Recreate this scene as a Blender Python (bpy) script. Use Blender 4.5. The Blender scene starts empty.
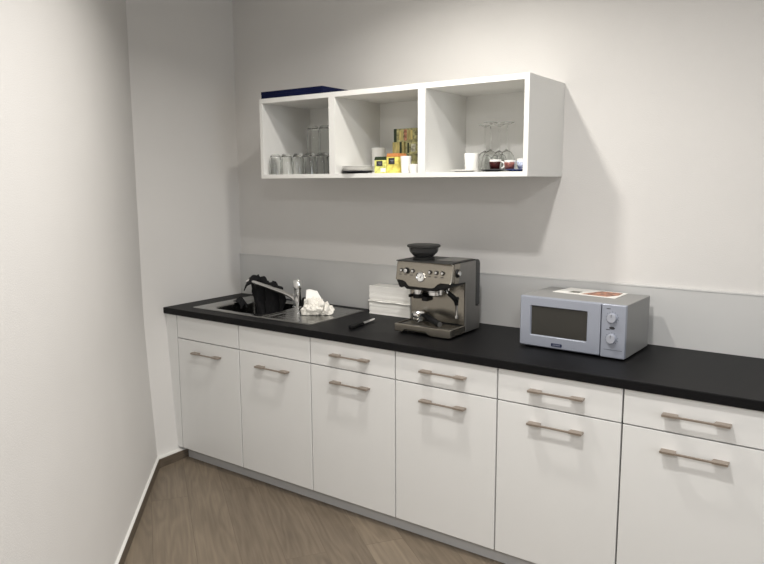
import bpy, bmesh, math, random
from mathutils import Vector, Matrix, noise
S = bpy.context.scene
C = S.collection
PI = math.pi

# ------------------------------------------------------------------ materials
def mat(name, col, rough=.5, metal=0, spec=.5, bump=0, bscale=60, var=0, vscale=8, trans=0, ior=1.45, coat=0, stretch=None):
    m = bpy.data.materials.new(name); m.use_nodes = True
    nt = m.node_tree; b = nt.nodes['Principled BSDF']
    b.inputs['Base Color'].default_value = (*col, 1)
    b.inputs['Roughness'].default_value = rough
    b.inputs['Metallic'].default_value = metal
    b.inputs['Specular IOR Level'].default_value = spec
    b.inputs['Transmission Weight'].default_value = trans
    b.inputs['IOR'].default_value = ior
    b.inputs['Coat Weight'].default_value = coat
    if bump or var:
        tc = nt.nodes.new('ShaderNodeTexCoord'); src = tc.outputs['Object']
        if stretch:
            mp = nt.nodes.new('ShaderNodeMapping'); mp.inputs['Scale'].default_value = stretch
            nt.links.new(src, mp.inputs[0]); src = mp.outputs[0]
        if bump:
            n = nt.nodes.new('ShaderNodeTexNoise'); n.inputs['Scale'].default_value = bscale; n.inputs['Detail'].default_value = 4
            nt.links.new(src, n.inputs['Vector'])
            bp = nt.nodes.new('ShaderNodeBump'); bp.inputs['Strength'].default_value = bump; bp.inputs['Distance'].default_value = .004
            nt.links.new(n.outputs['Fac'], bp.inputs['Height']); nt.links.new(bp.outputs[0], b.inputs['Normal'])
        if var:
            n = nt.nodes.new('ShaderNodeTexNoise'); n.inputs['Scale'].default_value = vscale; n.inputs['Detail'].default_value = 5
            nt.links.new(src, n.inputs['Vector'])
            r = nt.nodes.new('ShaderNodeValToRGB')
            r.color_ramp.elements[0].position = .3; r.color_ramp.elements[1].position = .7
            r.color_ramp.elements[0].color = (*[c*(1-var) for c in col], 1); r.color_ramp.elements[1].color = (*[min(1, c*(1+var)) for c in col], 1)
            nt.links.new(n.outputs['Fac'], r.inputs[0]); nt.links.new(r.outputs[0], b.inputs['Base Color'])
    return m

M = dict(
    wall=mat('wall_paint', (.70, .685, .662), .9, bump=.25, bscale=220, var=.012, vscale=3),
    ceil=mat('ceiling_paint', (.75, .74, .72), .9),
    white=mat('white_laminate', (.76, .76, .745), .38, bump=.02, bscale=400),
    shelfw=mat('shelf_laminate', (.78, .775, .745), .45),
    plinth=mat('grey_plinth', (.50, .50, .50), .45),
    carc=mat('carcass_grey', (.06, .06, .06), .6),
    top=mat('black_worktop', (.0045, .0045, .0052), .5, spec=.2, bump=.12, bscale=500, var=.4, vscale=300),
    splash=mat('grey_splashback', (.58, .58, .57), .32, bump=.01, bscale=120, var=.02, vscale=4),
    handle=mat('brushed_nickel', (.42, .36, .31), .38, metal=.9, var=.1, vscale=60, stretch=(1, 20, 20)),
    steel=mat('sink_steel', (.36, .36, .35), .2, metal=1, var=.1, vscale=40),
    chrome=mat('chrome', (.85, .85, .85), .07, metal=1),
    csteel=mat('warm_brushed_steel', (.35, .325, .28), .27, metal=.95, bump=.02, bscale=40, var=.06, vscale=30, stretch=(1, 1, 14)),
    csteel2=mat('side_steel', (.25, .245, .235), .42, metal=.8, var=.05, vscale=20),
    blackp=mat('black_plastic', (.006, .006, .006), .4, spec=.3),
    darkg=mat('dark_grey_plastic', (.022, .022, .021), .4, spec=.35),
    smoke=mat('smoked_plastic', (.22, .22, .22), .12, trans=.85, ior=1.2),
    tank=mat('dark_tank', (.03, .032, .034), .15, trans=.15),
    paper=mat('paper_white', (.90, .89, .85), .9, bump=.3, bscale=90),
    tissue=mat('tissue_white', (.86, .83, .76), .95, bump=.5, bscale=60),
    cloth=mat('black_cloth', (.006, .006, .007), .95, bump=.8, bscale=120),
    rubber=mat('black_rubber', (.006, .006, .006), .7, spec=.25),
    glass=mat('clear_glass', (.97, .98, .97), .02, trans=1, ior=1.45),
    china=mat('white_china', (.86, .85, .82), .22),
    maroon=mat('maroon_glaze', (.035, .006, .006), .45, spec=.2, var=.4, vscale=60),
    redpat=mat('red_pattern_glaze', (.20, .07, .06), .3, var=.7, vscale=120),
    bluepat=mat('blue_pattern_glaze', (.45, .50, .66), .3, var=.6, vscale=140),
    navycup=mat('navy_glaze', (.02, .035, .13), .25),
    darkcup=mat('black_glaze', (.012, .012, .02), .25),
    navy=mat('navy_card', (.004, .007, .035), .7, spec=.15, var=.15, vscale=6),
    mw=mat('silver_blue_paint', (.36, .385, .45), .33, metal=.35, var=.02, vscale=200),
    mwside=mat('microwave_casing', (.30, .30, .295), .45, metal=.3),
    mwglass=mat('dark_door_glass', (.035, .033, .028), .22),
    mwknob=mat('silver_knob', (.46, .48, .54), .35, metal=.4),
    blue_badge=mat('dark_blue_badge', (.01, .015, .05), .3),
    print_w=mat('glossy_white_paper', (.85, .84, .80), .4),
    print_r=mat('food_photo_print', (.33, .15, .09), .4, var=.9, vscale=45),
    print_d=mat('dark_photo_print', (.12, .12, .09), .4, var=.8, vscale=60),
    tea_y=mat('yellow_green_card', (.66, .66, .20), .5, var=.45, vscale=45),
    tea_y2=mat('yellow_card', (.72, .60, .14), .5, var=.45, vscale=40),
    print_w2=mat('pale_picture_card', (.45, .44, .34), .5, var=.6, vscale=60),
    tea_g=mat('dark_green_card', (.02, .035, .015), .5),
    tea_o=mat('orange_card', (.55, .22, .07), .5),
    herb=mat('olive_picture_card', (.36, .34, .16), .5, var=.7, vscale=50),
    herb_y=mat('ochre_picture_card', (.48, .40, .15), .5, var=.4, vscale=40, stretch=(2, 2, .4)),
    white_mark=mat('white_marking', (.30, .32, .38), .4),
    dark_mark=mat('dark_marking', (.03, .03, .035), .5),
    caulk=mat('white_caulk', (.8, .79, .76), .6),
    brass=mat('gauge_face', (.8, .8, .78), .25, metal=.2),
)

def floor_mat():
    m = bpy.data.materials.new('oak_plank_vinyl'); m.use_nodes = True; nt = m.node_tree; N = nt.nodes; Lk = nt.links
    b = N['Principled BSDF']; b.inputs['Roughness'].default_value = .5
    tc = N.new('ShaderNodeTexCoord'); mp = N.new('ShaderNodeMapping'); mp.inputs['Rotation'].default_value = (0, 0, math.radians(36))
    mp.inputs['Location'].default_value = (.28, .075, 0)
    Lk.new(tc.outputs['Object'], mp.inputs[0])
    br = N.new('ShaderNodeTexBrick'); br.offset = .37; br.inputs['Scale'].default_value = 1
    br.inputs['Brick Width'].default_value = 1.22; br.inputs['Row Height'].default_value = .18
    br.inputs['Mortar Size'].default_value = .0012; br.inputs['Mortar Smooth'].default_value = .2
    br.inputs['Color1'].default_value = (0, 0, 0, 1); br.inputs['Color2'].default_value = (1, 1, 1, 1); br.inputs['Mortar'].default_value = (.5, .5, .5, 1)
    Lk.new(mp.outputs[0], br.inputs['Vector'])
    sc = N.new('ShaderNodeVectorMath'); sc.operation = 'SCALE'; sc.inputs['Scale'].default_value = 37.0
    Lk.new(br.outputs['Color'], sc.inputs[0])
    ad = N.new('ShaderNodeVectorMath'); ad.operation = 'ADD'
    Lk.new(mp.outputs[0], ad.inputs[0]); Lk.new(sc.outputs[0], ad.inputs[1])
    m2 = N.new('ShaderNodeMapping'); m2.inputs['Scale'].default_value = (1.0, 6, 1); Lk.new(ad.outputs[0], m2.inputs[0])
    # cathedral grain: noise-distorted rings
    wv = N.new('ShaderNodeTexNoise'); wv.inputs['Scale'].default_value = 1.4; wv.inputs['Detail'].default_value = 2; wv.inputs['Roughness'].default_value = .4
    Lk.new(m2.outputs[0], wv.inputs['Vector'])
    ml = N.new('ShaderNodeMath'); ml.operation = 'MULTIPLY'; ml.inputs[1].default_value = 58; Lk.new(wv.outputs['Fac'], ml.inputs[0])
    sn = N.new('ShaderNodeMath'); sn.operation = 'SINE'; Lk.new(ml.outputs[0], sn.inputs[0])
    m3 = N.new('ShaderNodeMapping'); m3.inputs['Scale'].default_value = (3, 60, 1); Lk.new(ad.outputs[0], m3.inputs[0])
    fn = N.new('ShaderNodeTexNoise'); fn.inputs['Scale'].default_value = 1.5; fn.inputs['Detail'].default_value = 6; Lk.new(m3.outputs[0], fn.inputs['Vector'])
    ln = N.new('ShaderNodeTexNoise'); ln.inputs['Scale'].default_value = 2.2; ln.inputs['Detail'].default_value = 3; Lk.new(m2.outputs[0], ln.inputs['Vector'])
    def madd(a, k, c):
        x = N.new('ShaderNodeMath'); x.operation = 'MULTIPLY_ADD'; Lk.new(a, x.inputs[0]); x.inputs[1].default_value = k
        if isinstance(c, float): x.inputs[2].default_value = c
        else: Lk.new(c, x.inputs[2])
        return x.outputs[0]
    v = madd(sn.outputs[0], .05, .17)
    v = madd(fn.outputs['Fac'], .34, v)
    v = madd(ln.outputs['Fac'], .30, v)
    sp = N.new('ShaderNodeSeparateColor'); Lk.new(br.outputs['Color'], sp.inputs[0])
    v = madd(sp.outputs[0], .20, v)
    rp = N.new('ShaderNodeValToRGB'); e = rp.color_ramp.elements
    e[0].position = .25; e[0].color = (.085, .065, .046, 1); e[1].position = .95; e[1].color = (.285, .232, .168, 1)
    x = e.new(.6); x.color = (.180, .143, .103, 1)
    Lk.new(v, rp.inputs[0])
    mx = N.new('ShaderNodeMix'); mx.data_type = 'RGBA'; mx.inputs[7].default_value = (.07, .05, .035, 1)
    ff = N.new('ShaderNodeMath'); ff.operation = 'MULTIPLY'; ff.inputs[1].default_value = .55; Lk.new(br.outputs['Fac'], ff.inputs[0])
    Lk.new(ff.outputs[0], mx.inputs[0]); Lk.new(rp.outputs[0], mx.inputs[6]); Lk.new(mx.outputs[2], b.inputs['Base Color'])
    bp = N.new('ShaderNodeBump'); bp.inputs['Strength'].default_value = .12; bp.inputs['Distance'].default_value = .002
    Lk.new(fn.outputs['Fac'], bp.inputs['Height']); Lk.new(bp.outputs[0], b.inputs['Normal'])
    return m
M['floor'] = floor_mat()
def wood_base():
    return mat('baseboard_oak', (.12, .095, .07), .5, var=.3, vscale=6, stretch=(2, 2, 30))
M['base'] = wood_base()

# ------------------------------------------------------------------ mesh helpers
class B:
    def __init__(s): s.bm = bmesh.new()
    def box(s, x0, y0, z0, x1, y1, z1):
        v = [s.bm.verts.new(p) for p in ((x0,y0,z0),(x1,y0,z0),(x1,y1,z0),(x0,y1,z0),(x0,y0,z1),(x1,y0,z1),(x1,y1,z1),(x0,y1,z1))]
        for f in ((0,3,2,1),(4,5,6,7),(0,1,5,4),(1,2,6,5),(2,3,7,6),(3,0,4,7)): s.bm.faces.new([v[i] for i in f])
        return s
    def prism(s, pts, a, b, axis='z'):
        f = {'z': lambda p, t: (p[0], p[1], t), 'y': lambda p, t: (p[0], t, p[1]), 'x': lambda p, t: (t, p[0], p[1])}[axis]
        lo = [s.bm.verts.new(f(p, a)) for p in pts]; hi = [s.bm.verts.new(f(p, b)) for p in pts]
        n = len(pts)
        s.bm.faces.new(lo[::-1]); s.bm.faces.new(hi)
        for i in range(n): s.bm.faces.new((lo[i], lo[(i+1) % n], hi[(i+1) % n], hi[i]))
        return s
    def lathe(s, prof, c=(0,0,0), axis='z', seg=32):
        rings = []
        for r, h in prof:
            if r < 1e-6: rings.append([s.bm.verts.new(s._ax(0, 0, h, c, axis))]); continue
            rings.append([s.bm.verts.new(s._ax(r*math.cos(2*PI*k/seg), r*math.sin(2*PI*k/seg), h, c, axis)) for k in range(seg)])
        for a, b in zip(rings, rings[1:]):
            for k in range(seg):
                k2 = (k+1) % seg
                if len(a) == 1 and len(b) == 1: continue
                if len(a) == 1: s.bm.faces.new((a[0], b[k2], b[k]))
                elif len(b) == 1: s.bm.faces.new((a[k], a[k2], b[0]))
                else: s.bm.faces.new((a[k], a[k2], b[k2], b[k]))
        return s
    def _ax(s, x, y, h, c, axis):
        if axis == 'z': p = (x, y, h)
        elif axis == 'y': p = (x, h, y)
        else: p = (h, x, y)
        return tuple(a+b for a, b in zip(p, c))
    def cyl(s, c, r, h, axis='z', seg=28, r2=None):
        r2 = r if r2 is None else r2
        return s.lathe([(0, 0), (r, 0), (r2, h), (0, h)], c, axis, seg)
    def tube(s, pts, r, seg=14, flat=1):
        pts = [Vector(p) for p in pts]; rings = []
        for i, p in enumerate(pts):
            t = (pts[min(i+1, len(pts)-1)]-pts[max(i-1, 0)]).normalized()
            u = t.cross(Vector((0, 0, 1)))
            if u.length < .05: u = t.cross(Vector((0, 1, 0)))
            u.normalize(); w = u.cross(t)
            rr = r[i] if isinstance(r, (list, tuple)) else r
            rings.append([s.bm.verts.new(p+u*rr*math.cos(2*PI*k/seg)+w*rr*flat*math.sin(2*PI*k/seg)) for k in range(seg)])
        for a, b in zip(rings, rings[1:]):
            for k in range(seg): s.bm.faces.new((a[k], a[(k+1) % seg], b[(k+1) % seg], b[k]))
        s.bm.faces.new(rings[0][::-1]); s.bm.faces.new(rings[-1])
        return s
    def build(s, name, m, parent=None, loc=(0,0,0), bevel=0, smooth=False, seg=2, rot=0):
        bmesh.ops.recalc_face_normals(s.bm, faces=s.bm.faces)
        me = bpy.data.meshes.new(name); s.bm.to_mesh(me); s.bm.free()
        me.materials.append(m)
        if smooth:
            for p in me.polygons: p.use_smooth = True
        o = bpy.data.objects.new(name, me); C.objects.link(o); o.location = loc; o.rotation_euler.z = rot
        if parent: o.parent = parent
        if bevel:
            bv = o.modifiers.new('bevel', 'BEVEL'); bv.width = bevel; bv.segments = seg; bv.limit_method = 'ANGLE'; bv.angle_limit = math.radians(35)
        if smooth:
            try: me.set_sharp_from_angle(angle=math.radians(38))
            except Exception: pass
        return o

def tag(o, label, cat, group=None, kind=None):
    o['label'] = label; o['category'] = cat
    if group: o['group'] = group
    if kind: o['kind'] = kind
    return o
def thing(name, label, cat, loc=(0,0,0), group=None, rot=0):
    o = bpy.data.objects.new(name, None); C.objects.link(o); o.location = loc; o.rotation_euler.z = rot
    o.empty_display_size = .05
    return tag(o, label, cat, group)
def struct(o): o['kind'] = 'structure'; return o
def dup(root, loc, label, rot=None):
    r = root.copy(); C.objects.link(r); r.location = loc; r['label'] = label
    if rot is not None: r.rotation_euler.z = rot
    for ch in list(root.children):
        c = ch.copy(); C.objects.link(c); c.parent = r
        for g in list(ch.children):
            d = g.copy(); C.objects.link(d); d.parent = c
    return r
def text_obj(name, s, size, m, parent, loc, rot, extrude=.0004):
    cu = bpy.data.curves.new(name, 'FONT'); cu.body = s; cu.size = size; cu.extrude = extrude; cu.align_x = 'CENTER'; cu.align_y = 'CENTER'
    o = bpy.data.objects.new(name, cu); C.objects.link(o)
    bpy.context.view_layer.update()
    me = bpy.data.meshes.new_from_object(o.evaluated_get(bpy.context.evaluated_depsgraph_get()))
    me.materials.clear(); me.materials.append(m)
    C.objects.unlink(o); bpy.data.objects.remove(o)
    o = bpy.data.objects.new(name, me); C.objects.link(o); o.parent = parent; o.location = loc; o.rotation_euler = rot
    return o

# ------------------------------------------------------------------ the room
H = 2.80
XR, YF = 6.2, -6.2
def wx(z):      # the plaster of the left wall swells out a little below the worktop
    return .062*max(0, 1-z/.89)**1.2
ZS = [0, .07, .2, .32, .43, .54, .65, .75, .82, .89, H]
YB = -.752
DX, DY = .70, -.714      # run of the angled wall
TL = 4.2
def leanwall(name, p, q, n):
    # wall between plan points p and q; n = outward (away from room) normal; profile follows wx
    b = B(); bm = b.bm
    fr0 = [bm.verts.new((p[0]+wx(z), p[1], z)) for z in ZS]; fr1 = [bm.verts.new((q[0]+wx(z), q[1], z)) for z in ZS]
    bk0 = [bm.verts.new((p[0]+n[0]*.12, p[1]+n[1]*.12, z)) for z in ZS]; bk1 = [bm.verts.new((q[0]+n[0]*.12, q[1]+n[1]*.12, z)) for z in ZS]
    for i in range(len(ZS)-1):
        bm.faces.new((fr0[i], fr1[i], fr1[i+1], fr0[i+1])); bm.faces.new((bk0[i], bk0[i+1], bk1[i+1], bk1[i]))
        bm.faces.new((fr0[i], fr0[i+1], bk0[i+1], bk0[i])); bm.faces.new((fr1[i], bk1[i], bk1[i+1], fr1[i+1]))
    bm.faces.new((fr0[0], bk0[0], bk1[0], fr1[0])); bm.faces.new((fr0[-1], fr1[-1], bk1[-1], bk0[-1]))
    return struct(b.build(name, M['wall'], smooth=True))
leanwall('wall_left', (0, 0), (0, YB), (-1, 0))
ex, ey = DX*TL, YB+DY*TL
leanwall('wall_corner', (0, YB), (ex, ey), (-.714, -.70))
struct(B().box(-.12, 0, 0, XR+.12, .12, H).build('wall_back', M['wall']))
struct(B().box(XR, YF, 0, XR+.12, 0, H).build('wall_right', M['wall']))
struct(B().box(ex, YF-.12, 0, XR+.12, YF, H).build('wall_front', M['wall']))
struct(B().box(ex-.12, YF-.12, 0, ex, ey, H).build('wall_side', M['wall']))
struct(B().box(-.3, YF-.12, -.1, XR+.12, .12, 0).build('floor', M['floor']))
struct(B().box(-.3, YF-.12, H, XR+.12, .12, H+.1).build('ceiling', M['ceil']))
# baseboards
bb = .030
s2 = .7071
b = B(); bz = .052
pts0 = [(wx(.03)-.004, -.556), (wx(.03)+bb, -.556), (wx(.03)+bb, YB-bb*.4), (wx(.03)-.004, YB)]
b.prism(pts0[::-1], 0, bz); struct(b.build('baseboard_left', M['base']))
b = B()
x0 = wx(.03); pts1 = [(x0-.004, YB), (x0+bb, YB-bb*.4), (x0+.022+DX*TL, YB-.009+DY*TL), (x0-.004+DX*TL, YB+DY*TL)]
b.prism(pts1, 0, bz); struct(b.build('baseboard_corner', M['base']))
b = B(); e = .003
b.prism([(x0-.004, -.556), (x0+bb-.002, -.556), (x0+bb-.002, YB-bb*.4), (x0-.004, YB)][::-1], bz, bz+.005)
b.prism([(x0-.004, YB), (x0+bb-.002, YB-bb*.4), (x0+.020+DX*TL, YB-.009+DY*TL), (x0-.004+DX*TL, YB+DY*TL)], bz, bz+.005)
struct(b.build('trim_1', M['caulk']))

# ------------------------------------------------------------------ base cabinets
W = .5; X0 = .098; NC = 6
FY = -.603; FB = -.585; BYF = -.582      # front face, back of front, carcass front
Zt, Zj, Zd = .862, .730, .073
def handle_mesh():
    b = B()
    a, i, o, k = .110, .056, -.031, -.0235
    b.prism([(-a, o), (a, o), (a, 0), (i+.004, 0), (i, k), (-i, k), (-i-.004, 0), (-a, 0)], -.003, .004)
    b.prism([(-a, o), (-i-.004, o), (-i-.004, 0), (-a, 0)], -.0050, -.003)
    b.prism([(a, o), (a, 0), (i+.004, 0), (i+.004, o)], -.0050, -.003)
    return b
hb = handle_mesh()
CN = ['first white base cabinet from the left, under the sink, blank panel above one handled door',
      'second white base cabinet from the left, blank top panel, door beneath the tap and drainer',
      'middle white base cabinet with the knife lying on the worktop above its drawer',
      'white base cabinet directly below the espresso machine, drawer over door',
      'white base cabinet below the left part of the silver microwave, drawer over door',
      'sixth white base cabinet, furthest to the right, running out of the picture']
hmesh = None
def cab(k):
    global hmesh
    x = X0+k*W
    t = thing('base_cabinet', CN[k], 'cabinet', (x, 0, 0), 'white base cabinets in a row')
    sink = k < 2
    b = B(); h = .66 if sink else .858
    b.box(.002, BYF, Zd, .018, -.012, h); b.box(W-.018, BYF, Zd, W-.002, -.012, h)
    b.box(.018, BYF, Zd, W-.018, -.012, Zd+.018); b.box(.018, -.02, Zd+.018, W-.018, -.012, h)
    if sink:
        b.box(.002, BYF, h, .018, BYF+.05, .858); b.box(W-.018, BYF, h, W-.002, BYF+.05, .858)
    b.box(.018, BYF, .835, W-.018, BYF+.05, .858)
    b.build('body', M['carc'], t)
    g = .0031
    def front(name, z0, z1, hz):
        global hmesh
        o = B().box(g, FY, z0, W-g, FB, z1).build(name, M['white'], t, bevel=.0012)
        if hz:
            if hmesh is None:
                ho = handle_mesh().build('handle', M['handle'], o, (W/2, FY, hz), bevel=.0012); hmesh = ho.data
            else:
                ho = bpy.data.objects.new('handle', hmesh); C.objects.link(ho); ho.parent = o; ho.location = (W/2, FY, hz)
                bv = ho.modifiers.new('bevel', 'BEVEL'); bv.width = .0012; bv.segments = 2
            ho['label'] = 'brushed nickel bridge handle'
        return o
    front('door', Zd, Zj-.0026, .664)
    if sink: front('top_panel', Zj+.0026, Zt, None)
    else: front('drawer', Zj+.0026, Zt, .797)
for k in range(NC): cab(k)
XE = X0+NC*W
# filler strip closing the gap to the wall
zz = [.073, .2, .32, .43, .54, .65, .75, .862]
b = B(); b.prism([(wx(z)+.0005, z) for z in zz]+[(X0-.002, z) for z in zz[::-1]], FY, FB, 'y')
tag(b.build('filler_panel', M['white']), 'narrow white filler strip between the left wall and the first cabinet', 'panel')
tag(B().box(wx(.03)+bb+.001, -.5585, 0, XE, -.5435, Zd-.001).build('plinth', M['plinth']), 'long grey plinth board under the white base cabinets', 'plinth')
# worktop with sink cut-out
bx0, bx1, by0, by1 = .265, .648, -.478, -.125
WY, wt0, wt1 = -.618, .8642, .900
b = B()
def holeboard(bm, X, Y, z0, z1):
    vv = {}
    for zi, z in enumerate((z0, z1)):
        for i, x in enumerate(X):
            for j, y in enumerate(Y): vv[i, j, zi] = bm.verts.new((x, y, z))
    for i in range(3):
        for j in range(3):
            if i == 1 and j == 1:
                continue
            bm.faces.new([vv[i, j, 1], vv[i+1, j, 1], vv[i+1, j+1, 1], vv[i, j+1, 1]])
            bm.faces.new([vv[i, j, 0], vv[i, j+1, 0], vv[i+1, j+1, 0], vv[i+1, j, 0]])
    for a in range(3):
        bm.faces.new([vv[a, 0, 0], vv[a+1, 0, 0], vv[a+1, 0, 1], vv[a, 0, 1]]); bm.faces.new([vv[a, 3, 0], vv[a, 3, 1], vv[a+1, 3, 1], vv[a+1, 3, 0]])
        bm.faces.new([vv[0, a, 0], vv[0, a, 1], vv[0, a+1, 1], vv[0, a+1, 0]]); bm.faces.new([vv[3, a, 0], vv[3, a+1, 0], vv[3, a+1, 1], vv[3, a, 1]])
    q = [(1, 1), (2, 1), (2, 2), (1, 2)]
    for a in range(4):
        p, r = q[a], q[(a+1) % 4]; bm.faces.new([vv[(*p, 0)], vv[(*p, 1)], vv[(*r, 1)], vv[(*r, 0)]])
holeboard(b.bm, [0.0005, bx0-.012, bx1+.012, XE], [WY, by0-.012, by1+.012, -.0005], wt0, wt1)
tag(b.build('worktop', M['top'], bevel=.003), 'long black worktop on top of the white base cabinets', 'worktop')
# splashback
t = thing('splashback', 'low grey splashback strip along the wall behind the worktop', 'splashback', (0, 0, .9005))
B().box(.0005, -.012, 0, XE, -.0005, .250).build('panel', M['splash'], t)
B().box(.0005, -.014, .250, XE, -.0005, .257).build('edge_strip', M['splash'], t, bevel=.001)['label'] = 'slim capping strip'

# ------------------------------------------------------------------ sink
def rrect(x0, x1, y0, y1, r, n=6):
    P = []
    for cx, cy, a0 in ((x1-r, y1-r, 0), (x0+r, y1-r, PI/2), (x0+r, y0+r, PI), (x1-r, y0+r, 3*PI/2)):
        for k in range(n+1):
            a = a0+PI/2*k/n; P.append((cx+r*math.cos(a), cy+r*math.sin(a)))
    return P
sx0, sx1, sy0, sy1 = .155, 1.038, -.532, -.072
t = thing('sink', 'inset stainless steel sink with bowl on the left and ridged drainer on the right', 'sink', (0, 0, .9))
sm = .690
b = B(); loops = []
def lp(P, z): return [b.bm.verts.new((x, y, z)) for x, y in P]
loops.append(lp(rrect(sx0, sm, sy0, sy1, .004), .0004)); loops.append(lp(rrect(sx0+.001, sm-.0002, sy0+.001, sy1-.001, .004), .004))
loops.append(lp(rrect(sx0+.012, sm-.004, sy0+.010, sy1-.010, .01), .0052)); loops.append(lp(rrect(bx0-.012, bx1+.012, by0-.012, by1+.012, .05), .0035))
for d, z, r in ((-.006, .002, .05), (0, -.004, .05), (.002, -.02, .05), (.008, -.14, .05), (.018, -.155, .045), (.04, -.160, .03)):
    loops.append(lp(rrect(bx0+d, bx1-d, by0+d, by1-d, r), z))
for a, c in zip(loops, loops[1:]):
    for k in range(len(a)): b.bm.faces.new((a[k], a[(k+1) % len(a)], c[(k+1) % len(a)], c[k]))
b.bm.faces.new(loops[-1])
b.build('bowl', M['steel'], t, smooth=True)
cxb, cyb = (bx0+bx1)/2, (by0+by1)/2
B().lathe([(.0, -.158), (.03, -.158), (.042, -.1565), (.045, -.1597), (0, -.1597)], (cxb, cyb, 0)).build('drain', M['chrome'], t, smooth=True)
# drainer: grid with ridges
b = B(); nx, ny = 96, 40; g = {}
for i in range(nx+1):
    x = sm+(sx1-sm)*i/nx
    for j in range(ny+1):
        y = sy0+(sy1-sy0)*j/ny
        ed = min(x-sm+.004, sx1-x, y-sy0, sy1-y)
        z = .0045
        if min(i, nx-i, j, ny-j) == 0 and i != 0: z = .0004
        u = min(max((ed-.022)/.012, 0), 1)
        if u > 0:
            z = .0045-u*.0022
            if y < sy1-.10 and y > sy0+.045 and x > sm+.06 and x < sx1-.035:
                z += .0022*(.5+.5*math.sin((y-sy0)*2*PI/.034))
        g[i, j] = b.bm.verts.new((x, y, z))
for i in range(nx):
    for j in range(ny): b.bm.faces.new((g[i, j], g[i+1, j], g[i+1, j+1], g[i, j+1]))
b.build('drainboard', M['steel'], t, smooth=True)

# ------------------------------------------------------------------ tap
t = thing('mixer_tap', 'chrome single-lever mixer tap whose long spout rises over the sink bowl', 'tap', (.668, -.205, .9035))
b = B(); b.lathe([(0, 0), (.034, 0), (.034, .006), (.0285, .010), (.027, .05), (.025, .105), (.027, .112), (0, .112)])
b.build('body', M['chrome'], t, smooth=True)
b = B(); b.lathe([(0, .1125), (.028, .1125), (.0285, .12), (.0285, .150), (.023, .158), (0, .158)])
lv = b.build('lever', M['chrome'], t, smooth=True)
lv2 = B().tube([(.0, .0, .150), (-.022, .030, .158), (-.045, .058, .163)], [.009, .007, .0055], flat=.6).build('lever_arm', M['chrome'], lv, smooth=True)
b = B(); b.tube([(.004, 0, .022), (-.012, -.002, .040), (-.030, -.004, .055), (-.055, -.008, .066), (-.10, -.014, .079), (-.20, -.029, .103), (-.30, -.043, .127), (-.335, -.048, .132), (-.352, -.05, .126)],
               [.024, .023, .021, .0185, .017, .0155, .0150, .0150, .014], flat=.75)
b.build('spout', M['chrome'], t, smooth=True)

# ------------------------------------------------------------------ black cloth over the spout
def P3(u):   # spout centre line in world space, u 0 = tip, 1 = body
    a = Vector((.668-.352, -.255, .9035+.128)); c = Vector((.668-.05, -.213, .9035+.066)); return a.lerp(c, u)
b = B(); nu, nv = 46, 34; g = {}
for i in range(nu+1):
    u = i/nu
    for j in range(nv+1):
        v = j/nv                       # 0 bottom behind, 1 last edge in front
        base = P3(.04+u*.72)
        topz = .018+.030*math.exp(-((u-.28)/.22)**2)+.020*math.exp(-((u-.75)/.2)**2)+.014*noise.noise(Vector((u*9, 3, 0)))
        if v < .72:                    # rises from low in the bowl to the crest behind the spout
            s = v/.72
            zb_ = .765+.02*math.sin(u*7)
            z = zb_+(base.z+topz-zb_)*s
            y = base.y+.030+.016*math.sin(u*17+s*2)*(1-.3*s)+.010*math.sin(u*31+4*s)-.012*(s > .93)
        else:                          # laps over the crest; reaches round the spout only at its tip
            s = (v-.72)/.28
            over = max(0, 1-u/.27)
            y = base.y+.026-s*(.012+.052*min(1, over*1.6))
            z = base.z+topz-(1-math.cos(s*PI/2))*(.02)-s*s*over*.055
            if over <= 0: y = base.y+.028-s*.010+.004*math.sin(u*40); z = base.z+topz-s*.022
        x = base.x+.012*math.sin(v*9+u*4)-(.018 if v < .72 else .018-.01*s)*(1-u)
        if v < .5: x += (.5-v)*.05*(.5-u)
        n = noise.noise_vector(Vector((u*6, v*6, 1.7)))*.010+noise.noise_vector(Vector((u*15, v*14, 5)))*.004
        g[i, j] = b.bm.verts.new(Vector((x, max(y, base.y+.02) if (v < .72) else y, z))+Vector((n.x, abs(n.y), n.z)))
for i in range(nu):
    for j in range(nv): b.bm.faces.new((g[i, j], g[i+1, j], g[i+1, j+1], g[i, j+1]))
o = b.build('black_cloth', M['cloth'], smooth=True); sd = o.modifiers.new('thick', 'SOLIDIFY'); sd.thickness = .006; sd.offset = 1
tag(o, 'crumpled black cloth hung over the chrome tap spout and into the sink bowl', 'cloth')

def crumple(name, m, c, r, seed, amp=.35, sub=4, flatten=True, ridges=7):
    b = B(); bmesh.ops.create_icosphere(b.bm, subdivisions=sub, radius=1)
    for v in b.bm.verts:
        d = v.co.normalized(); sv = Vector((seed, seed*1.7, 0))
        k = 1+amp*noise.noise(d*1.5+sv)+amp*.55*(abs(noise.noise(d*2.6+sv))-.2)*2-amp*.12*abs(noise.noise(d*ridges+sv))
        p = Vector((d.x*r[0], d.y*r[1], d.z*r[2]))*k
        if p.z < -r[2]*.72: p.z = -r[2]*.72
        v.co = p+Vector((0, 0, r[2]*.72))
    return b.build(name, m, None, c)
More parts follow.
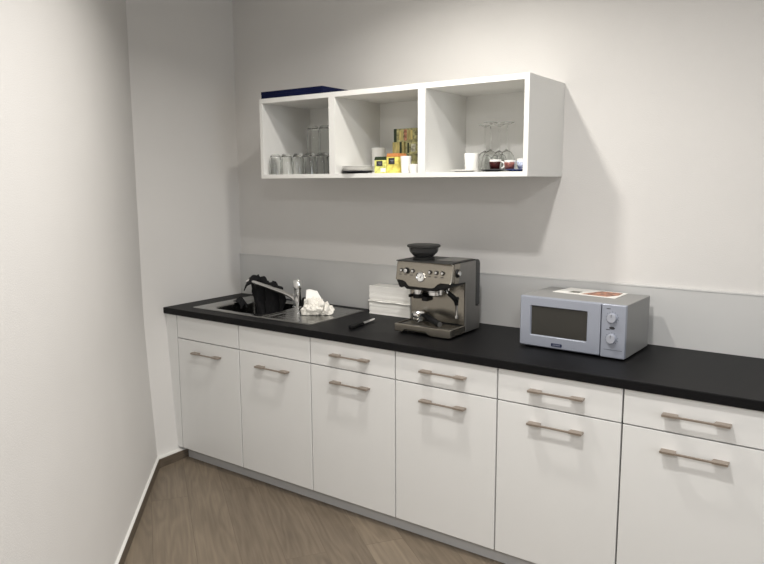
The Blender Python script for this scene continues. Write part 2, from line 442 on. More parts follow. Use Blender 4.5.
# small rag on the left edge of the bowl
b = B(); nu, nv = 16, 14; g = {}
for i in range(nu+1):
    for j in range(nv+1):
        u, v = i/nu, j/nv
        y = -.300+.055*u; pk = math.exp(-((u-.55)/.22)**2)
        if v < .45: x = .238+.034*(v/.45); z = .9095+.024*pk*math.sin(v/.45*PI/2)
        else: s = (v-.45)/.55; x = .272+.02*math.sin(s*PI/2)+.004; z = .9095+.024*pk-s*.040
        n = noise.noise_vector(Vector((u*5, v*5, 9)))*.006
        g[i, j] = b.bm.verts.new((x+abs(n.x)*(v > .3), y+n.y, z+abs(n.z)*.5))
for i in range(nu):
    for j in range(nv): b.bm.faces.new((g[i, j], g[i+1, j], g[i+1, j+1], g[i, j+1]))
o = b.build('black_rag', M['cloth'], smooth=True); sd = o.modifiers.new('thick', 'SOLIDIFY'); sd.thickness = .004; sd.offset = 1
tag(o, 'small pointed black rag folded over the left rim of the sink bowl', 'cloth')

# crumpled paper towel and black sponge behind it
t = thing('crumpled_paper_towel', 'crumpled white paper towel lying on the steel drainer beside the tap', 'paper towel', (.882, -.315, .9048))
o = crumple('crumple', M['tissue'], (0, 0, 0), (.060, .056, .055), 3.1, .42); o.parent = t
o = crumple('crumple', M['tissue'], (.052, .03, 0), (.040, .036, .034), 8.3, .45, 3); o.parent = t
b = B(); g = {}
A0, A1, A2, A3 = Vector((-.035, -.02, .145)), Vector((.03, .01, .142)), Vector((.085, .02, .062)), Vector((.0, -.05, .072))
A0, A1, A2, A3 = Vector((-.052, -.005, .128)), Vector((.000, .025, .128)), Vector((.052, .010, .070)), Vector((-.022, -.045, .066))
for i in range(13):
    for j in range(13):
        u, v = i/12, j/12
        p = (A0.lerp(A1, u)).lerp(A3.lerp(A2, u), v)+Vector((0, 0, .004*math.sin(u*5+v*3)))
        g[i, j] = b.bm.verts.new(p)
for i in range(12):
    for j in range(12): b.bm.faces.new((g[i, j], g[i+1, j], g[i+1, j+1], g[i, j+1]))
o = b.build('flap', M['paper'], t, smooth=True); sd = o.modifiers.new('thick', 'SOLIDIFY'); sd.thickness = .0025
b = B(); b.prism([(-.045, 0), (.045, 0), (.045, .045), (.036, .062), (-.036, .062), (-.045, .045)], -.014, .014, 'y')
tag(b.build('sponge', M['rubber'], None, (.746, -.200, .9056), bevel=.006, seg=3, rot=.65), 'black sponge half hidden between the tap and the crumpled paper towel', 'sponge')

# ------------------------------------------------------------------ knife
t = thing('kitchen_knife', 'kitchen knife with black handle and short steel blade on the black worktop', 'knife', (1.263, -.495, .9008), rot=math.radians(96))
hp = [(0, -.011), (.012, -.016), (.04, -.013), (.075, -.012), (.110, -.015), (.115, .011), (.075, .012), (.04, .013), (.012, .015), (0, .010)]
B().prism(hp, 0, .018).build('handle', M['rubber'], t, bevel=.005, seg=3)
b = B(); b.prism([(.114, -.015), (.19, -.014), (.230, -.007), (.252, .006), (.240, .011), (.114, .011)], .0075, .0095)
b.build('blade', M['chrome'], t)

# ------------------------------------------------------------------ stacks of folded paper towels
def towel_stack(name, z, h, w, seed, label):
    t = thing(name, label, 'paper towels', (1.099, -.112, z), 'stacks of folded paper towels')
    b = B(); n = 12
    rnd = random.Random(seed)
    for k in range(n):
        j = rnd.uniform(-.0012, .0012)
        b.box(j, j, k*h/n+.0002, w+j, .095+j, (k+1)*h/n-.0002)
    b.build('folded_sheets', M['paper'], t)
    return t
towel_stack('paper_towel_stack', .9008, .066, .262, 1, 'lower block of folded white paper towels, standing on the worktop left of the espresso machine')
t2 = towel_stack('paper_towel_stack', .9668+.0104, .076, .262, 2, 'upper block of folded white paper towels, its bottom sheet jutting out')
b = B(); g = {}
nx = 40
for i in range(nx+1):
    u = i/nx; x = -.004+u*.270
    for j, (y, dz) in enumerate(((-.006, -.004), (-.008, -.0005), (-.004, .002), (.09, .002), (.09, -.004))):
        g[i, j] = b.bm.verts.new((x, y, -.0045+dz+.0015*math.sin(u*13)*(j < 2)))
for i in range(nx):
    for j in range(5): b.bm.faces.new((g[i, j], g[i+1, j], g[i+1, (j+1) % 5], g[i, (j+1) % 5]))
b.bm.faces.new([g[0, j] for j in range(5)]); b.bm.faces.new([g[nx, j] for j in range(5)][::-1])
b.build('loose_sheet', M['paper'], t2)

# ------------------------------------------------------------------ espresso machine
t = thing('espresso_machine', 'brushed steel espresso machine with a smoked bean hopper, on the black worktop', 'coffee machine', (1.481, -.436, .9004))
t.scale = (.965, .97, 1)
w, d = .312, .297
for fx, fy in ((.03, .04), (.28, .04), (.03, .265), (.28, .265)):
    B().cyl((fx, fy, 0), .014, .0105).build('foot', M['rubber'], t, smooth=True)
# drip tray: front skirt with the long notch
b = B()
b.prism([(0, .010), (.045, .010), (.062, .022), (.178, .022), (.196, .006), (w-.004, .006), (w, .012), (w, .046), (0, .046)], 0, .012, 'y')
b.box(0, .012, .012, .006, .150, .046); b.box(w-.006, .012, .009, w, .150, .046); b.box(.006, .012, .014, w-.006, .150, .030)
b.box(.006, .012, .030, w-.006, .018, .046)
dt = b.build('drip_tray', M['csteel'], t, bevel=.004, seg=3)
B().box(.008, .020, .0385, w-.008, .150, .0405).build('grill', M['darkg'], dt)  # metal grill coloured dark to stand for the dark reflections in it
b = B()
b.box(.020, .040, .0406, w-.020, .1385, .0410)
b.build('grill_recess', M['darkg'], dt)
for k in range(9):
    y = .046+k*.0102
    B().box(.024, y, .0411, w-.024, y+.005, .0420).build('grill_bar', M['csteel'], dt)
# rear body
b = B()
b.prism([(.150, .010), (d-.002, .010), (d-.002, .120), (d-.046, .122), (d-.046, .341), (.06, .341), (.06, .246), (.150, .246)], .006, w-.006, 'x')
b.build('body', M['darkg'], t)
for xs in ((0, .006), (w-.006, w)):
    b = B(); b.prism([(.150, .010), (d, .010), (d, .118), (d-.046, .120), (d-.046, .340), (.095, .340), (.080, .250), (.150, .246)], xs[0], xs[1], 'x')
    b.build('side_panel', M['csteel2'], t, bevel=.0015)['label'] = 'grey steel side panel'
    b = B(); b.prism([(.040, .252), (.0795, .250), (.0945, .340), (.040, .340)], xs[0], xs[1], 'x')
    b.build('head_side', M['csteel'], t, bevel=.001)
B().box(.0062, .144, .047, w-.0062, .1495, .246).build('back_plate', M['csteel'], t)['label'] = 'brushed steel splash plate behind the drip tray'
B().box(w-.030, .1435, .048, w-.008, .150, .244)
# front control panel with dropped centre
pp = [(0.004, .254), (.045, .252), (.062, .246), (.078, .230), (.088, .227), (.212, .227), (.226, .232), (.243, .248), (.258, .253), (w-.004, .254), (w, .262), (w, .334), (w-.010, .345), (.010, .345), (0, .334)]
b = B(); b.prism(pp, 0, .039, 'y')
for v in b.bm.verts:
    if v.co.y < .01: v.co.y += (v.co.z-.227)*.16
    if v.co.y < .03 and v.co.x > w-.002: v.co.y += .012; 
    if v.co.y < .03 and v.co.x < .002: v.co.y += .010
cp = b.build('control_panel', M['csteel'], t, bevel=.004, seg=3)
def fyz(z): return (z-.227)*.16
b = B()
b.prism([(.008, .2515), (.016, .240), (.024, .222), (.034, .218), (.052, .224), (.066, .214), (.232, .214), (.250, .226), (.285, .232), (w-.006, .238), (w-.004, .2515)], .008, .143, 'y')
b.prism([(.02, .251), (.29, .251), (.27, .262), (.04, .262)], .012, .03, 'y')
b.build('head_underside', M['blackp'], t, bevel=.002)
def button(x, z, r):
    y = fyz(z)
    b = B(); b.lathe([(0, -.005), (r*.7, -.005), (r, -.002), (r, .003), (0, .003)], (x, y, z), 'y', 24)
    o = b.build('button', M['chrome'], cp, smooth=True)
    b = B(); b.lathe([(0, -.0007), (r+.0018, -.0007), (r+.0018, .002), (0, .002)], (x, y, z), 'y', 24); b.build('button_ring', M['blackp'], cp, smooth=True)
for x in (.034, .098, .193, .228, .262): button(x, .300, .0078)
b = B(); x, z = .064, .300; b.lathe([(0, -.012), (.0115, -.012), (.0135, -.009), (.0145, .002), (0, .002)], (x, fyz(z), z), 'y', 28)
gd = b.build('grind_dial', M['blackp'], cp, smooth=True)
B().lathe([(0, -.0132), (.008, -.0132), (.010, -.0121), (0, -.0121)], (x, fyz(z), z), 'y', 24).build('dial_cap', M['chrome'], gd, smooth=True)
x, z = .146, .276; y = fyz(z)
B().lathe([(0, -.003), (.0185, -.003), (.021, -.006), (.0235, -.004), (.0235, .003), (0, .003)], (x, y, z), 'y', 36).build('pressure_gauge', M['chrome'], cp, smooth=True)
gg = B().cyl((x, y-.0042, z), .0182, .001, 'y', 32).build('gauge_dial', M['brass'], cp)
b = B(); b.prism([(x-.002, z-.002), (x+.001, z-.005), (x+.010, z+.011)], y-.0056, y-.0046, 'y')
b.build('gauge_needle', M['dark_mark'], cp)
for a in range(-120, 121, 40):
    A = math.radians(a+90); cx_, cz_ = x+.0148*math.cos(A), z+.0148*math.sin(A); B().box(cx_-.001, y-.0050, cz_-.001, cx_+.001, y-.0041, cz_+.001).build('gauge_tick', M['dark_mark'], cp)
for xx in (.03, .06, .092, .192, .226, .260):
    B().box(xx-.007, fyz(.281)-.0006, .280, xx+.007, fyz(.281)+.001, .2822).build('control_legend', M['dark_mark'], cp)
# grinder outlet and cradle
B().cyl((.096, .070, .186), .021, .028).build('grinder_outlet', M['chrome'], t, smooth=True)
b = B(); b.box(.056, .040, .170, .068, .12, .184); b.box(.124, .040, .170, .136, .12, .184); b.box(.056, .085, .166, .136, .143, .190); b.cyl((.096, .070, .166), .027, .0195)
b.box(.128, .045, .158, .160, .10, .178)
b.build('grinding_cradle', M['blackp'], t, bevel=.002)
b = B(); b.lathe([(0, .184), (.031, .184), (.036, .188), (.036, .203), (.040, .206), (.040, .2135), (0, .2135)], (.186, .078, 0)); b.build('group_head', M['chrome'], t, smooth=True)
B().cyl((.236, .045, .196), .0075, .022).build('hot_water_outlet', M['chrome'], t, smooth=True)
B().tube([(.256, .075, .233), (.256, .065, .215), (.256, .06, .205)], .011).build('steam_joint', M['chrome'], t, smooth=True)
sw = B().tube([(.262, .062, .222), (.268, .056, .205), (.278, .06, .198), (.292, .075, .180), (.298, .085, .160), (.298, .085, .095)], [.009, .008, .0065, .006, .006, .0055]).build('steam_wand', M['chrome'], t, smooth=True)
b = B(); b.tube([(.266, .058, .212), (.274, .058, .202), (.288, .070, .186), (.297, .083, .170), (.298, .085, .148)], [.008, .011, .012, .012, .009]); b.tube([(.292, .078, .170), (.315, .065, .184)], [.009, .008])
b.build('wand_grip', M['rubber'], sw, smooth=True)
B().cyl((.298, .085, .087), .0075, .011).build('wand_tip', M['chrome'], sw, smooth=True)
b = B(); b.lathe([(0, .010), (.014, .010), (.018, .006), (.020, 0), (0, 0)], (w, .066, .297), 'x', 28)
sdl = b.build('steam_dial', M['blackp'], t, smooth=True)
B().lathe([(0, .0145), (.010, .0145), (.0135, .0102), (0, .0102)], (w, .066, .297), 'x', 24).build('dial_cap', M['chrome'], sdl, smooth=True)
b = B(); b.prism([(d-.045, .1235), (d-.004, .1235), (d, .127), (d, .322), (d-.003, .332), (d-.010, .339), (d-.020, .343), (d-.045, .343)], .001, w-.001, 'x')
b.build('water_tank', M['tank'], t, bevel=.003, seg=3)
b = B(); b.prism([(.010, .3415), (d-.047, .3415), (d-.047, .346), (.014, .346)], .004, w-.004, 'x')
b.build('top_plate', M['darkg'], t, bevel=.0015)
B().box(.185, .09, .3462, w-.015, d-.055, .349).build('cup_warming_tray', M['csteel2'], t, bevel=.001)
# bean hopper
hx, hy = .106, .100
b = B(); b.lathe([(0, .3463), (.052, .3463), (.054, .356), (.050, .359), (0, .359)], (hx, hy, 0)); b.build('hopper_collar', M['darkg'], t, smooth=True)
b = B(); b.lathe([(.042, .3592), (.050, .364), (.066, .380), (.071, .390), (.072, .4045), (.070, .4045), (.069, .391), (.064, .382), (.048, .3665), (.040, .3615), (0, .3615), (0, .3592)], (hx, hy, 0), seg=40)
hp_ = b.build('hopper', M['smoke'], t, smooth=True)
b = B(); b.lathe([(0, .3618), (.038, .3618), (.047, .368), (.02, .372), (0, .373)], (hx, hy, 0)); b.build('coffee_beans', M['rubber'], hp_, smooth=True)
b = B(); b.lathe([(0, .4048), (.079, .4048), (.081, .407), (.081, .414), (.076, .4165), (.02, .4175), (0, .4175)], (hx, hy, 0), seg=40)
hl = b.build('hopper_lid', M['darkg'], t, smooth=True)
# portafilter resting on the drip tray
pf = thing('portafilter', 'portafilter with black handle resting on the drip tray of the espresso machine', 'portafilter', (1.481+.078, -.436+.088, .9004+.0415))
b = B(); b.lathe([(0, .008), (.022, .008), (.027, .012), (.0285, .036), (.033, .040), (.033, .050), (.029, .050), (.026, .040), (0, .032)]); b.build('basket', M['chrome'], pf, smooth=True)
B().box(-.009, -.016, .0012, .009, .016, .008).build('spout', M['chrome'], pf, bevel=.002)
b = B(); b.tube([(.028, -.008, .042), (.045, -.014, .041), (.06, -.020, .039), (.095, -.032, .030), (.135, -.046, .019), (.146, -.050, .017)], [.008, .011, .0145, .0145, .0155, .014]); b.build('handle', M['rubber'], pf, smooth=True)
B().tube([(.146, -.050, .017), (.1495, -.0515, .0166)], .012).build('handle_cap', M['csteel2'], pf, smooth=True)

# ------------------------------------------------------------------ microwave
mw = thing('microwave_oven', 'silver-blue microwave oven with two round dials on the right end of the worktop', 'microwave', (2.077, -.353, .9004), rot=math.radians(-2.5))
w, d, h0, h1 = .455, .310, .0055, .223
for fx in (.03, w-.03):
    for fy in (.03, d-.03): B().cyl((fx, fy, 0), .012, .0057, seg=16).build('foot', M['rubber'], mw, smooth=True)
B().box(0.002, .022, h0, w-.002, d, h1).build('casing', M['mwside'], mw, bevel=.003)
# door: frame with a splayed reveal around recessed glass
b = B(); D0, D1 = 0, .355
ox0, ox1, oz0, oz1 = D0, D1, h0+.002, h1
ix0, ix1, iz0, iz1 = .053, .297, .059, .183
def fr(x0, x1, z0, z1, y, r):
    return [b.bm.verts.new((x, y, z)) for x, z in rrect(x0, x1, z0, z1, r, 4)]
L = [fr(ox0, ox1, oz0, oz1, .0215, .006), fr(ox0, ox1, oz0, oz1, .008, .006), fr(ox0+.006, ox1-.001, oz0+.006, oz1-.004, .0, .006),
     fr(ix0-.004, ix1+.004, iz0-.004, iz1+.003, .0, .006), fr(ix0, ix1, iz0, iz1, .0065, .003), fr(ix0, ix1, iz0, iz1, .0215, .003)]
for a, c in zip(L, L[1:]+L[:1]):
    for k in range(len(a)): b.bm.faces.new((a[k], a[(k+1) % len(a)], c[(k+1) % len(a)], c[k]))
dr = b.build('door', M['mw'], mw)
B().box(ix0, .0072, iz0, ix1, .0212, iz1).build('window', M['mwglass'], dr)['label'] = 'dark glass door window'
b = B(); b.prism(rrect(.172-.024, .172+.024, .020, .033, .003), -.0016, .001, 'y'); bd = b.build('badge', M['blue_badge'], dr)
text_obj('brand_lettering', 'ZANUSSI', .0088, M['white_mark'], dr, (.172, -.0018, .0265), (PI/2, 0, 0), .0002)
b = B(); b.box(.3575, .0, oz0, w, .0215, oz1); pn = b.build('control_panel', M['mw'], mw, bevel=.004, seg=3)
for z in (.170, .086):
    b = B(); b.lathe([(0, -.016), (.0165, -.016), (.0185, -.013), (.0195, -.001), (0, -.001)], (.402, 0, z), 'y', 36)
    kn = b.build('dial', M['mwknob'], pn, smooth=True)
    B().box(.4012, -.0172, z+.004, .4028, -.0158, z+.016).build('pointer', M['dark_mark'], kn)
    b = B()
    for a in range(-135, 136, 27):
        A = math.radians(90+a); r0, r1 = .0225, .0265
        p = Vector((math.cos(A), math.sin(A))); q_ = Vector((-p.y, p.x))*.0006
        c0 = Vector((.402, z)); P = [c0+p*r0-q_, c0+p*r1-q_, c0+p*r1+q_, c0+p*r0+q_]
        b.prism([tuple(x) for x in P], -.0006, .0008, 'y')
    b.build('dial_scale', M['dark_mark'], pn)
    b = B()
    for k in range(4): b.box(.378+k*.004, -.0006, z+.034, .3808+k*.004, .0008, z+.0375)
    b.build('dial_legend', M['dark_mark'], pn)
b = B(); b.lathe([(0, -.0015), (.0105, -.0015), (.0115, 0), (0, 0)], (.402, 0, .129), 'y', 24)
for v in b.bm.verts: v.co.z = .129+(v.co.z-.129)*.5
b.build('push_button', M['dark_mark'], pn, smooth=True)
b = B(); b.box(.372, -.0008, .040, w-.010, .0006, .0412); b.build('panel_groove', M['dark_mark'], pn)
# leaflet on the microwave
lf = thing('leaflet', 'glossy leaflet with food pictures lying on top of the microwave', 'leaflet', (2.165, -.240, .9004+.2234), rot=math.radians(3))
B().prism([(0, .045), (.28, 0), (.295, .150), (.035, .195)], 0, .0022).build('sheet', M['print_w'], lf)
B().prism([(.125, .036), (.24, .018), (.275, .07), (.280, .140), (.185, .153)], .0022, .0026).build('food_picture', M['print_r'], lf)['label'] = 'red and orange food picture'
B().prism([(.065, .060), (.110, .053), (.118, .095), (.075, .102)], .0022, .0026).build('dark_picture', M['print_d'], lf)['label'] = 'small dark picture'

# ------------------------------------------------------------------ wall shelf
xl, xr, zb, zt, ds = .593, 2.114, 1.627, 2.0415, .3926
t = thing('wall_shelf', 'long white wall shelf with three open compartments above the worktop', 'shelf', (xl, 0, zb))
LW, HH = xr-xl, zt-zb; th = .021
B().box(0, -ds, 0, LW, -.001, th).build('bottom_board', M['shelfw'], t, bevel=.0008)
B().box(0, -ds, HH-th-.003, LW, -.001, HH).build('top_board', M['shelfw'], t, bevel=.0008)
B().box(0, -ds, th, th, -.001, HH-th-.003).build('side_panel', M['shelfw'], t, bevel=.0005)
B().box(LW-th-.0005, -ds, th, LW, -.001, HH-th-.003).build('side_panel', M['shelfw'], t, bevel=.0005)
for dx in (1.0835-xl, 1.6015-xl): B().box(dx-.0195, -ds, th, dx+.0195, -.010, HH-th-.003).build('divider', M['shelfw'], t, bevel=.0005)
B().box(th, -.0095, th, LW-th-.0005, -.001, HH-th-.003).build('back_panel', M['shelfw'], t)
for xx, zz2, yy in ((1.6215-xl, HH-.06, -.36), (1.6215-xl, .07, -.36)):
    B().lathe([(0, .0015), (.005, .001), (.006, 0), (0, 0)], (xx, yy, zz2), 'x', 16).build('screw_cap', M['caulk'], t)
SZ = zb+th+.0004

# navy box
nb = thing('flat_box', 'flat navy blue cardboard box lying on top of the left end of the shelf', 'box', (.602, -.385, zt+.0006))
B().box(0, 0, 0, .418, .225, .020).build('box_base', M['navy'], nb, bevel=.001)
B().box(-.001, -.001, .0202, .419, .226, .0355).build('lid', M['navy'], nb, bevel=.0015)

# glasses
def tumbler(r0, r1, h, wall=.0022, seg=28):       # standing upside down
    b = B()
    b.lathe([(r1-wall, 0), (r1, 0), (r1*.995, h*.5), (r0+.002, h-.014), (r0-.002, h-.004), (r0-.008, h), (0, h), ], seg=seg)
    # inner skin
    rings = [(r1-wall, 0), (r1*.995-wall, h*.5), (r0-wall, h-.018), (r0-.010, h-.012), (0, h-.012)]
    b.lathe(rings, seg=seg)
    bmesh.ops.remove_doubles(b.bm, verts=b.bm.verts, dist=1e-5)
    return b
tg = 'water glasses in the left compartment'
gx = [.655, .735, .817, .899, .979]
names = ['first', 'second', 'third', 'fourth', 'fifth']
g0 = thing('drinking_glass', 'clear upturned drinking glass at the left end of the front row in the left compartment', 'glass', (gx[0], -.345, SZ), tg)
tumbler(.027, .034, .106).build('glass_wall', M['glass'], g0, smooth=True)
for k in range(1, 5): dup(g0, (gx[k], -.345, SZ), 'clear upturned drinking glass, %s from the left in the front row of the left compartment' % names[k])
br_ = [(.745, -.19), (.825, -.19), (.905, -.19), (.985, -.19)]
for k, (x, y) in enumerate(br_): dup(g0, (x, y, SZ), 'clear upturned drinking glass in the back row of the left compartment, %s from the left' % names[k])
g1 = thing('tall_glass', 'clear tall glass standing on the back row glasses, left one of the upper pair', 'glass', (.790, -.190, SZ+.1064), 'stacked tall glasses in the left compartment')
tumbler(.030, .035, .150).build('glass_wall', M['glass'], g1, smooth=True)
dup(g1, (.868, -.185, SZ+.1064), 'clear tall glass standing on the back row glasses, nearest the divider')

# middle compartment
def plate(name, loc, r, m, label, grp, h=.012, cat='plate'):
    b = B(); b.lathe([(0, 0), (r*.55, 0), (r*.62, .003), (r*.97, h-.001), (r, h), (r*.96, h+.0015), (r*.6, .0055), (0, .0045)], seg=40)
    return tag(b.build(name, m, None, loc, smooth=True), label, cat, grp)
pg = 'small stacked plates in the middle compartment'
for k, (m_, l_) in enumerate((('darkcup', 'dark rimmed plate at the bottom of the small plate stack in the middle compartment'), ('china', 'white plate just above the dark bottom plate of the small stack'), ('china', 'white plate third from the bottom of the small stack in the middle compartment'), ('china', 'white plate fourth from the bottom, just under the top plate of the small stack'), ('china', 'white plate on the very top of the small stack in the middle compartment'))):
    plate('plate', (1.190+.0015*(k % 2), -.325+.002*k, SZ+.0064*k), .084, M[m_], l_, pg, .0095)
b = B(); b.lathe([(0, 0), (.033, 0), (.035, .003), (.0365, .132), (.034, .134), (.0325, .131), (.031, .006), (0, .006)])
tag(b.build('white_jar', M['china'], None, (1.160, -.105, SZ), smooth=True), 'tall white round jar standing behind the plates in the middle compartment', 'jar')
def teabox(loc, w, d, h, body, roof, label, rot=0, panel=True, cat='box', roofh=.016, band=None):
    t = thing('tea_box', label, 'box', loc, 'tea boxes in the middle compartment', rot)
    B().box(0, 0, 0, w, d, h).build('carton', body, t, bevel=.0008)
    if roofh:
        b = B(); b.prism([(-.001, h+.0002), (w+.001, h+.0002), (w*.94, h+roofh), (w*.06, h+roofh)], -.001, d+.001, 'y')
        b.build('lid', roof, t, bevel=.0008)
    if panel:
        B().box(w*.18, -.001, h*.55, w*.70, .0, h*.93).build('label', M['dark_mark'], t)
        b = B(); b.box(w*.34, -.0016, h*.76, w*.64, -.001, h*.79); b.box(w*.40, -.0016, h*.68, w*.60, -.001, h*.70); b.build('label_print', M['white_mark'], t)
        B().box(w*.55, -.001, h*.10, w*.95, 0, h*.38).build('picture', M['print_w'] if roof is M['tea_g'] else M['tea_y2'], t)
    if band:
        B().box(w*band[0], -.001, 0, w*band[1], 0, h).build('label', M['tea_g'] if band[2] else M['print_r'], t)
    return t
teabox((1.306, -.345, SZ), .068, .075, .062, M['tea_y'], M['tea_g'], 'short yellow and green tea box with a black square label and dark sloping top')
teabox((1.377, -.345, SZ), .066, .075, .076, M['tea_y2'], M['tea_o'], 'yellow tea box with an orange top, right of the short green-topped tea box')
teabox((1.279, -.150, SZ), .070, .10, .094, M['herb'], None, 'picture-printed tea box at the bottom of the back pile, hidden behind the yellow boxes', panel=False, roofh=0)
teabox((1.357, -.150, SZ), .085, .10, .094, M['herb'], None, 'tea box at the bottom of the back pile behind the white cup', panel=False, roofh=0)
teabox((1.279, -.150, SZ+.0944), .070, .10, .061, M['herb_y'], None, 'ochre tea box in the second layer of the back pile, left side', panel=False, roofh=0, band=(.62, .80, 1))
teabox((1.357, -.150, SZ+.0944), .085, .10, .061, M['herb'], None, 'olive tea box in the second layer of the back pile, next to the divider', panel=False, roofh=0)
teabox((1.288, -.150, SZ+.1558), .136, .10, .065, M['herb'], None, 'wide olive and green tea box on the very top of the back pile', panel=False, roofh=0, band=(0, .12, 1))
def picture(t, x0, x1, z0, z1, m): B().box(x0, -.0012, z0, x1, -.0002, z1).build('picture', m, t)
tb = [o for o in S.collection.objects if o.name.startswith('tea_box')]
picture(tb[-1], .060, .078, .006, .060, M['print_r']); picture(tb[-1], .030, .054, .010, .055, M['herb_y']); picture(tb[-1], .084, .112, .010, .056, M['herb_y'])
picture(tb[-2], .012, .022, .006, .056, M['tea_g']); picture(tb[-2], .034, .060, .012, .050, M['print_w2'])
def cup(name, loc, r0, r1, h, m, label, grp, handle=None, mat2=None, cat='cup', sc=1):
    t = thing(name, label, cat, loc, grp)
    b = B(); b.lathe([(0, 0), (r0*.85, 0), (r0, .003), (r0*.4+r1*.6, h*.5), (r1, h-.001), (r1-.0015, h), (r1-.003, h-.002), (r0*.4+r1*.6-.004, h*.5), (r0*.8, .006), (0, .006)])
    bo = b.build('bowl', m, t, smooth=True)
    if mat2:
        b = B(); rr = lambda z: (r0+(r1-r0)*min(1, (z/h)*1.15))+.0012
        n = 20; bmv = []
        for z in (h*.12, h*.45, h*.80):
            bmv.append([b.bm.verts.new((rr(z)*math.cos(a), rr(z)*math.sin(a), z)) for a in [math.radians(-165+150*k/n) for k in range(n+1)]])
        for a_, c_ in zip(bmv, bmv[1:]):
            for k in range(n): b.bm.faces.new((a_[k], a_[k+1], c_[k+1], c_[k]))
        o = b.build('print', mat2, t, smooth=True); s_ = o.modifiers.new('t', 'SOLIDIFY'); s_.thickness = .0006; s_.offset = 1
    if handle is not None:
        a = handle; pts = []
        for k in range(9):
            th_ = -PI/2+PI*k/8; rr_ = r1*.93+.015*math.cos(th_); pts.append((rr_*math.cos(a), rr_*math.sin(a), h*.5+h*.30*math.sin(th_)))
        B().tube(pts, .0032, 8).build('handle', m, t, smooth=True)
    return t
cg = 'white cups by the tea boxes'
cup('paper_cup', (1.474, -.325, SZ), .0215, .026, .078, M['china'], 'white tapered cup standing right of the yellow tea boxes', cg)
cup('cup', (1.512, -.225, SZ), .024, .030, .082, M['china'], 'white cup tucked against the divider, behind the tapered cup', cg)
cup('cup', (1.530, -.345, SZ), .018, .024, .040, M['china'], 'low white cup in the front corner of the middle compartment', cg)

# right compartment
plate('saucer', (1.768, -.290, SZ), .064, M['china'], 'white saucer lying at the left of the right compartment in front of the white beaker', 'saucers in the right compartment', .009, 'saucer')
b = B()
b.lathe([(0, 0), (.029, 0), (.031, .003), (.035, .086), (.035, .0875), (.033, .0875), (.029, .006), (0, .006)])
tag(b.build('white_beaker', M['china'], None, (1.748, -.185, SZ), smooth=True), 'white round beaker at the back left of the right compartment', 'cup')
def wineglass(loc, label):
    t = thing('wine_glass', label, 'glass', loc, 'upturned wine glasses in the right compartment')
    b = B(); b.lathe([(.029, 0), (.031, 0), (.036, .030), (.0375, .050), (.034, .074), (.022, .092), (.006, .100), (.0045, .103), (.0025, .097), (.020, .0885), (.032, .072), (.0358, .050), (.0345, .030), (.029, 0)], seg=28)
    bmesh.ops.remove_doubles(b.bm, verts=b.bm.verts, dist=1e-5); b.build('bowl', M['glass'], t, smooth=True)
    b = B(); b.lathe([(0, .1032), (.0046, .1032), (.0035, .115), (.0035, .203), (.006, .214), (0, .214)], seg=16); b.build('stem', M['glass'], t, smooth=True)
    b = B(); b.lathe([(0, .2142), (.006, .2142), (.030, .2215), (.033, .2235), (.033, .225), (.028, .226), (0, .226)], seg=28); b.build('foot', M['glass'], t, smooth=True)
    return t
wg = wineglass((1.832, -.165, SZ), 'upturned wine glass nearest the white beaker in the right compartment')
dup(wg, (1.752, -.062, SZ), 'left one of the two rear upturned wine glasses, behind the white beaker')
dup(wg, (1.892, -.120, SZ), 'rightmost upturned wine glass, behind the maroon espresso cup')
dup(wg, (1.826, -.062, SZ), 'right one of the two rear upturned wine glasses in the right compartment')
plate('saucer', (1.918, -.315, SZ), .054, M['darkcup'], 'black saucer under the maroon espresso cup', 'saucers in the right compartment', .008, 'saucer')
plate('saucer', (2.030, -.315, SZ), .050, M['navycup'], 'navy saucer under the patterned espresso cups at the right end', 'saucers in the right compartment', .008, 'saucer')
eg = 'espresso cups in the right compartment'
cup('espresso_cup', (1.932, -.315, SZ+.0062), .020, .027, .046, M['china'], 'espresso cup with maroon printed side, on the black saucer', eg, 0.1, M['maroon'])
cup('espresso_cup', (2.000, -.315, SZ+.0062), .018, .025, .042, M['china'], 'white espresso cup with red pattern, left one on the navy saucer', eg, PI*.9, M['redpat'])
cup('espresso_cup', (2.052, -.300, SZ+.0082), .018, .025, .046, M['china'], 'white espresso cup with blue pattern next to the right end panel', eg, None, M['bluepat'])

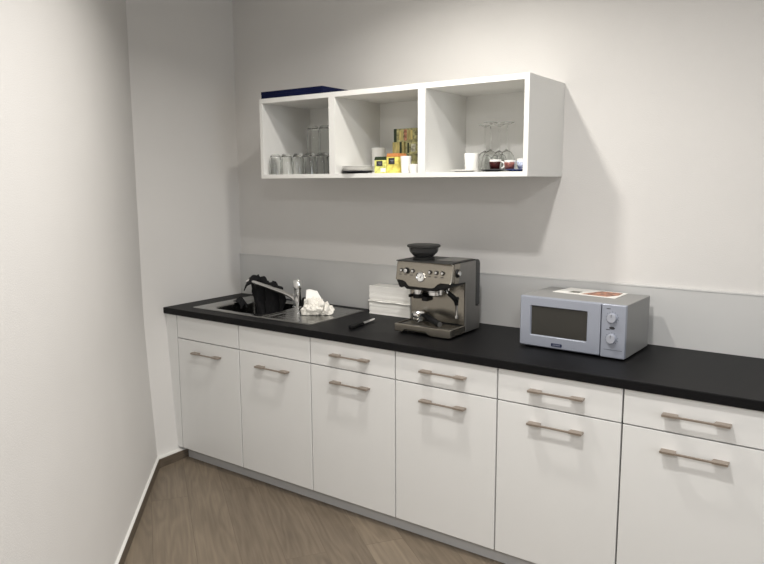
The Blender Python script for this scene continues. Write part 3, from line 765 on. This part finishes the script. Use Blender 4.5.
# ------------------------------------------------------------------ light
def area(name, loc, size, power, col, rot=(0, 0, 0), shape='DISK', spread=180):
    l = bpy.data.lights.new(name, 'AREA'); l.shape = shape; l.energy = power; l.color = col; l.spread = math.radians(spread)
    if shape == 'RECTANGLE': l.size, l.size_y = size
    else: l.size = size
    o = bpy.data.objects.new(name, l); C.objects.link(o); o.location = loc; o.rotation_euler = rot; return o
area('overhead_light', (1.72, -.95, 2.78), .10, 17, (1, .96, .90), spread=150)  # assumed lamp out of view, position inferred from the shelf's side shadows
area('overhead_light', (2.42, -1.62, 2.78), .12, 25, (1, .97, .94), spread=160)  # assumed second lamp out of view, inferred from the shadow under the shelf
area('overhead_light', (4.0, -3.9, 2.78), .6, 62, (1, .985, .96))  # unseen fill added overhead to raise the ambient level
area('assumed_daylight', (6.15, -2.6, 1.6), (1.6, 1.4), 28, (.84, .91, 1), (0, math.radians(90), 0), 'RECTANGLE')  # assumed daylight: bare area light added in front of the windowless right wall
w_ = bpy.data.worlds.new('world'); S.world = w_; w_.use_nodes = True
w_.node_tree.nodes['Background'].inputs[0].default_value = (.6, .65, .7, 1); w_.node_tree.nodes['Background'].inputs[1].default_value = .3

# ------------------------------------------------------------------ camera
yaw, pitch, roll, f = .6123, -.1458, -.0050, 689.777
cy, sy, cp_, sp_ = math.cos(yaw), math.sin(yaw), math.cos(pitch), math.sin(pitch)
fw = Vector((-sy*cp_, cy*cp_, sp_)); r = Vector((cy, sy, 0)); u = r.cross(fw)
r2 = r*math.cos(roll)+u*math.sin(roll); u2 = u*math.cos(roll)-r*math.sin(roll)
cam = bpy.data.cameras.new('camera'); co = bpy.data.objects.new('camera', cam); C.objects.link(co)
cam.sensor_fit = 'HORIZONTAL'; cam.sensor_width = 36; cam.lens = f/764*36; cam.clip_start = .05
mx = Matrix((r2, u2, -fw)).transposed().to_4x4(); mx.translation = Vector((3.2727, -3.0867, 1.6126)); co.matrix_world = mx
S.camera = co
S.view_settings.view_transform = 'Standard'; S.view_settings.look = 'None'; S.view_settings.gamma = 1; S.view_settings.use_curve_mapping = False
S.view_settings.exposure = 0.06
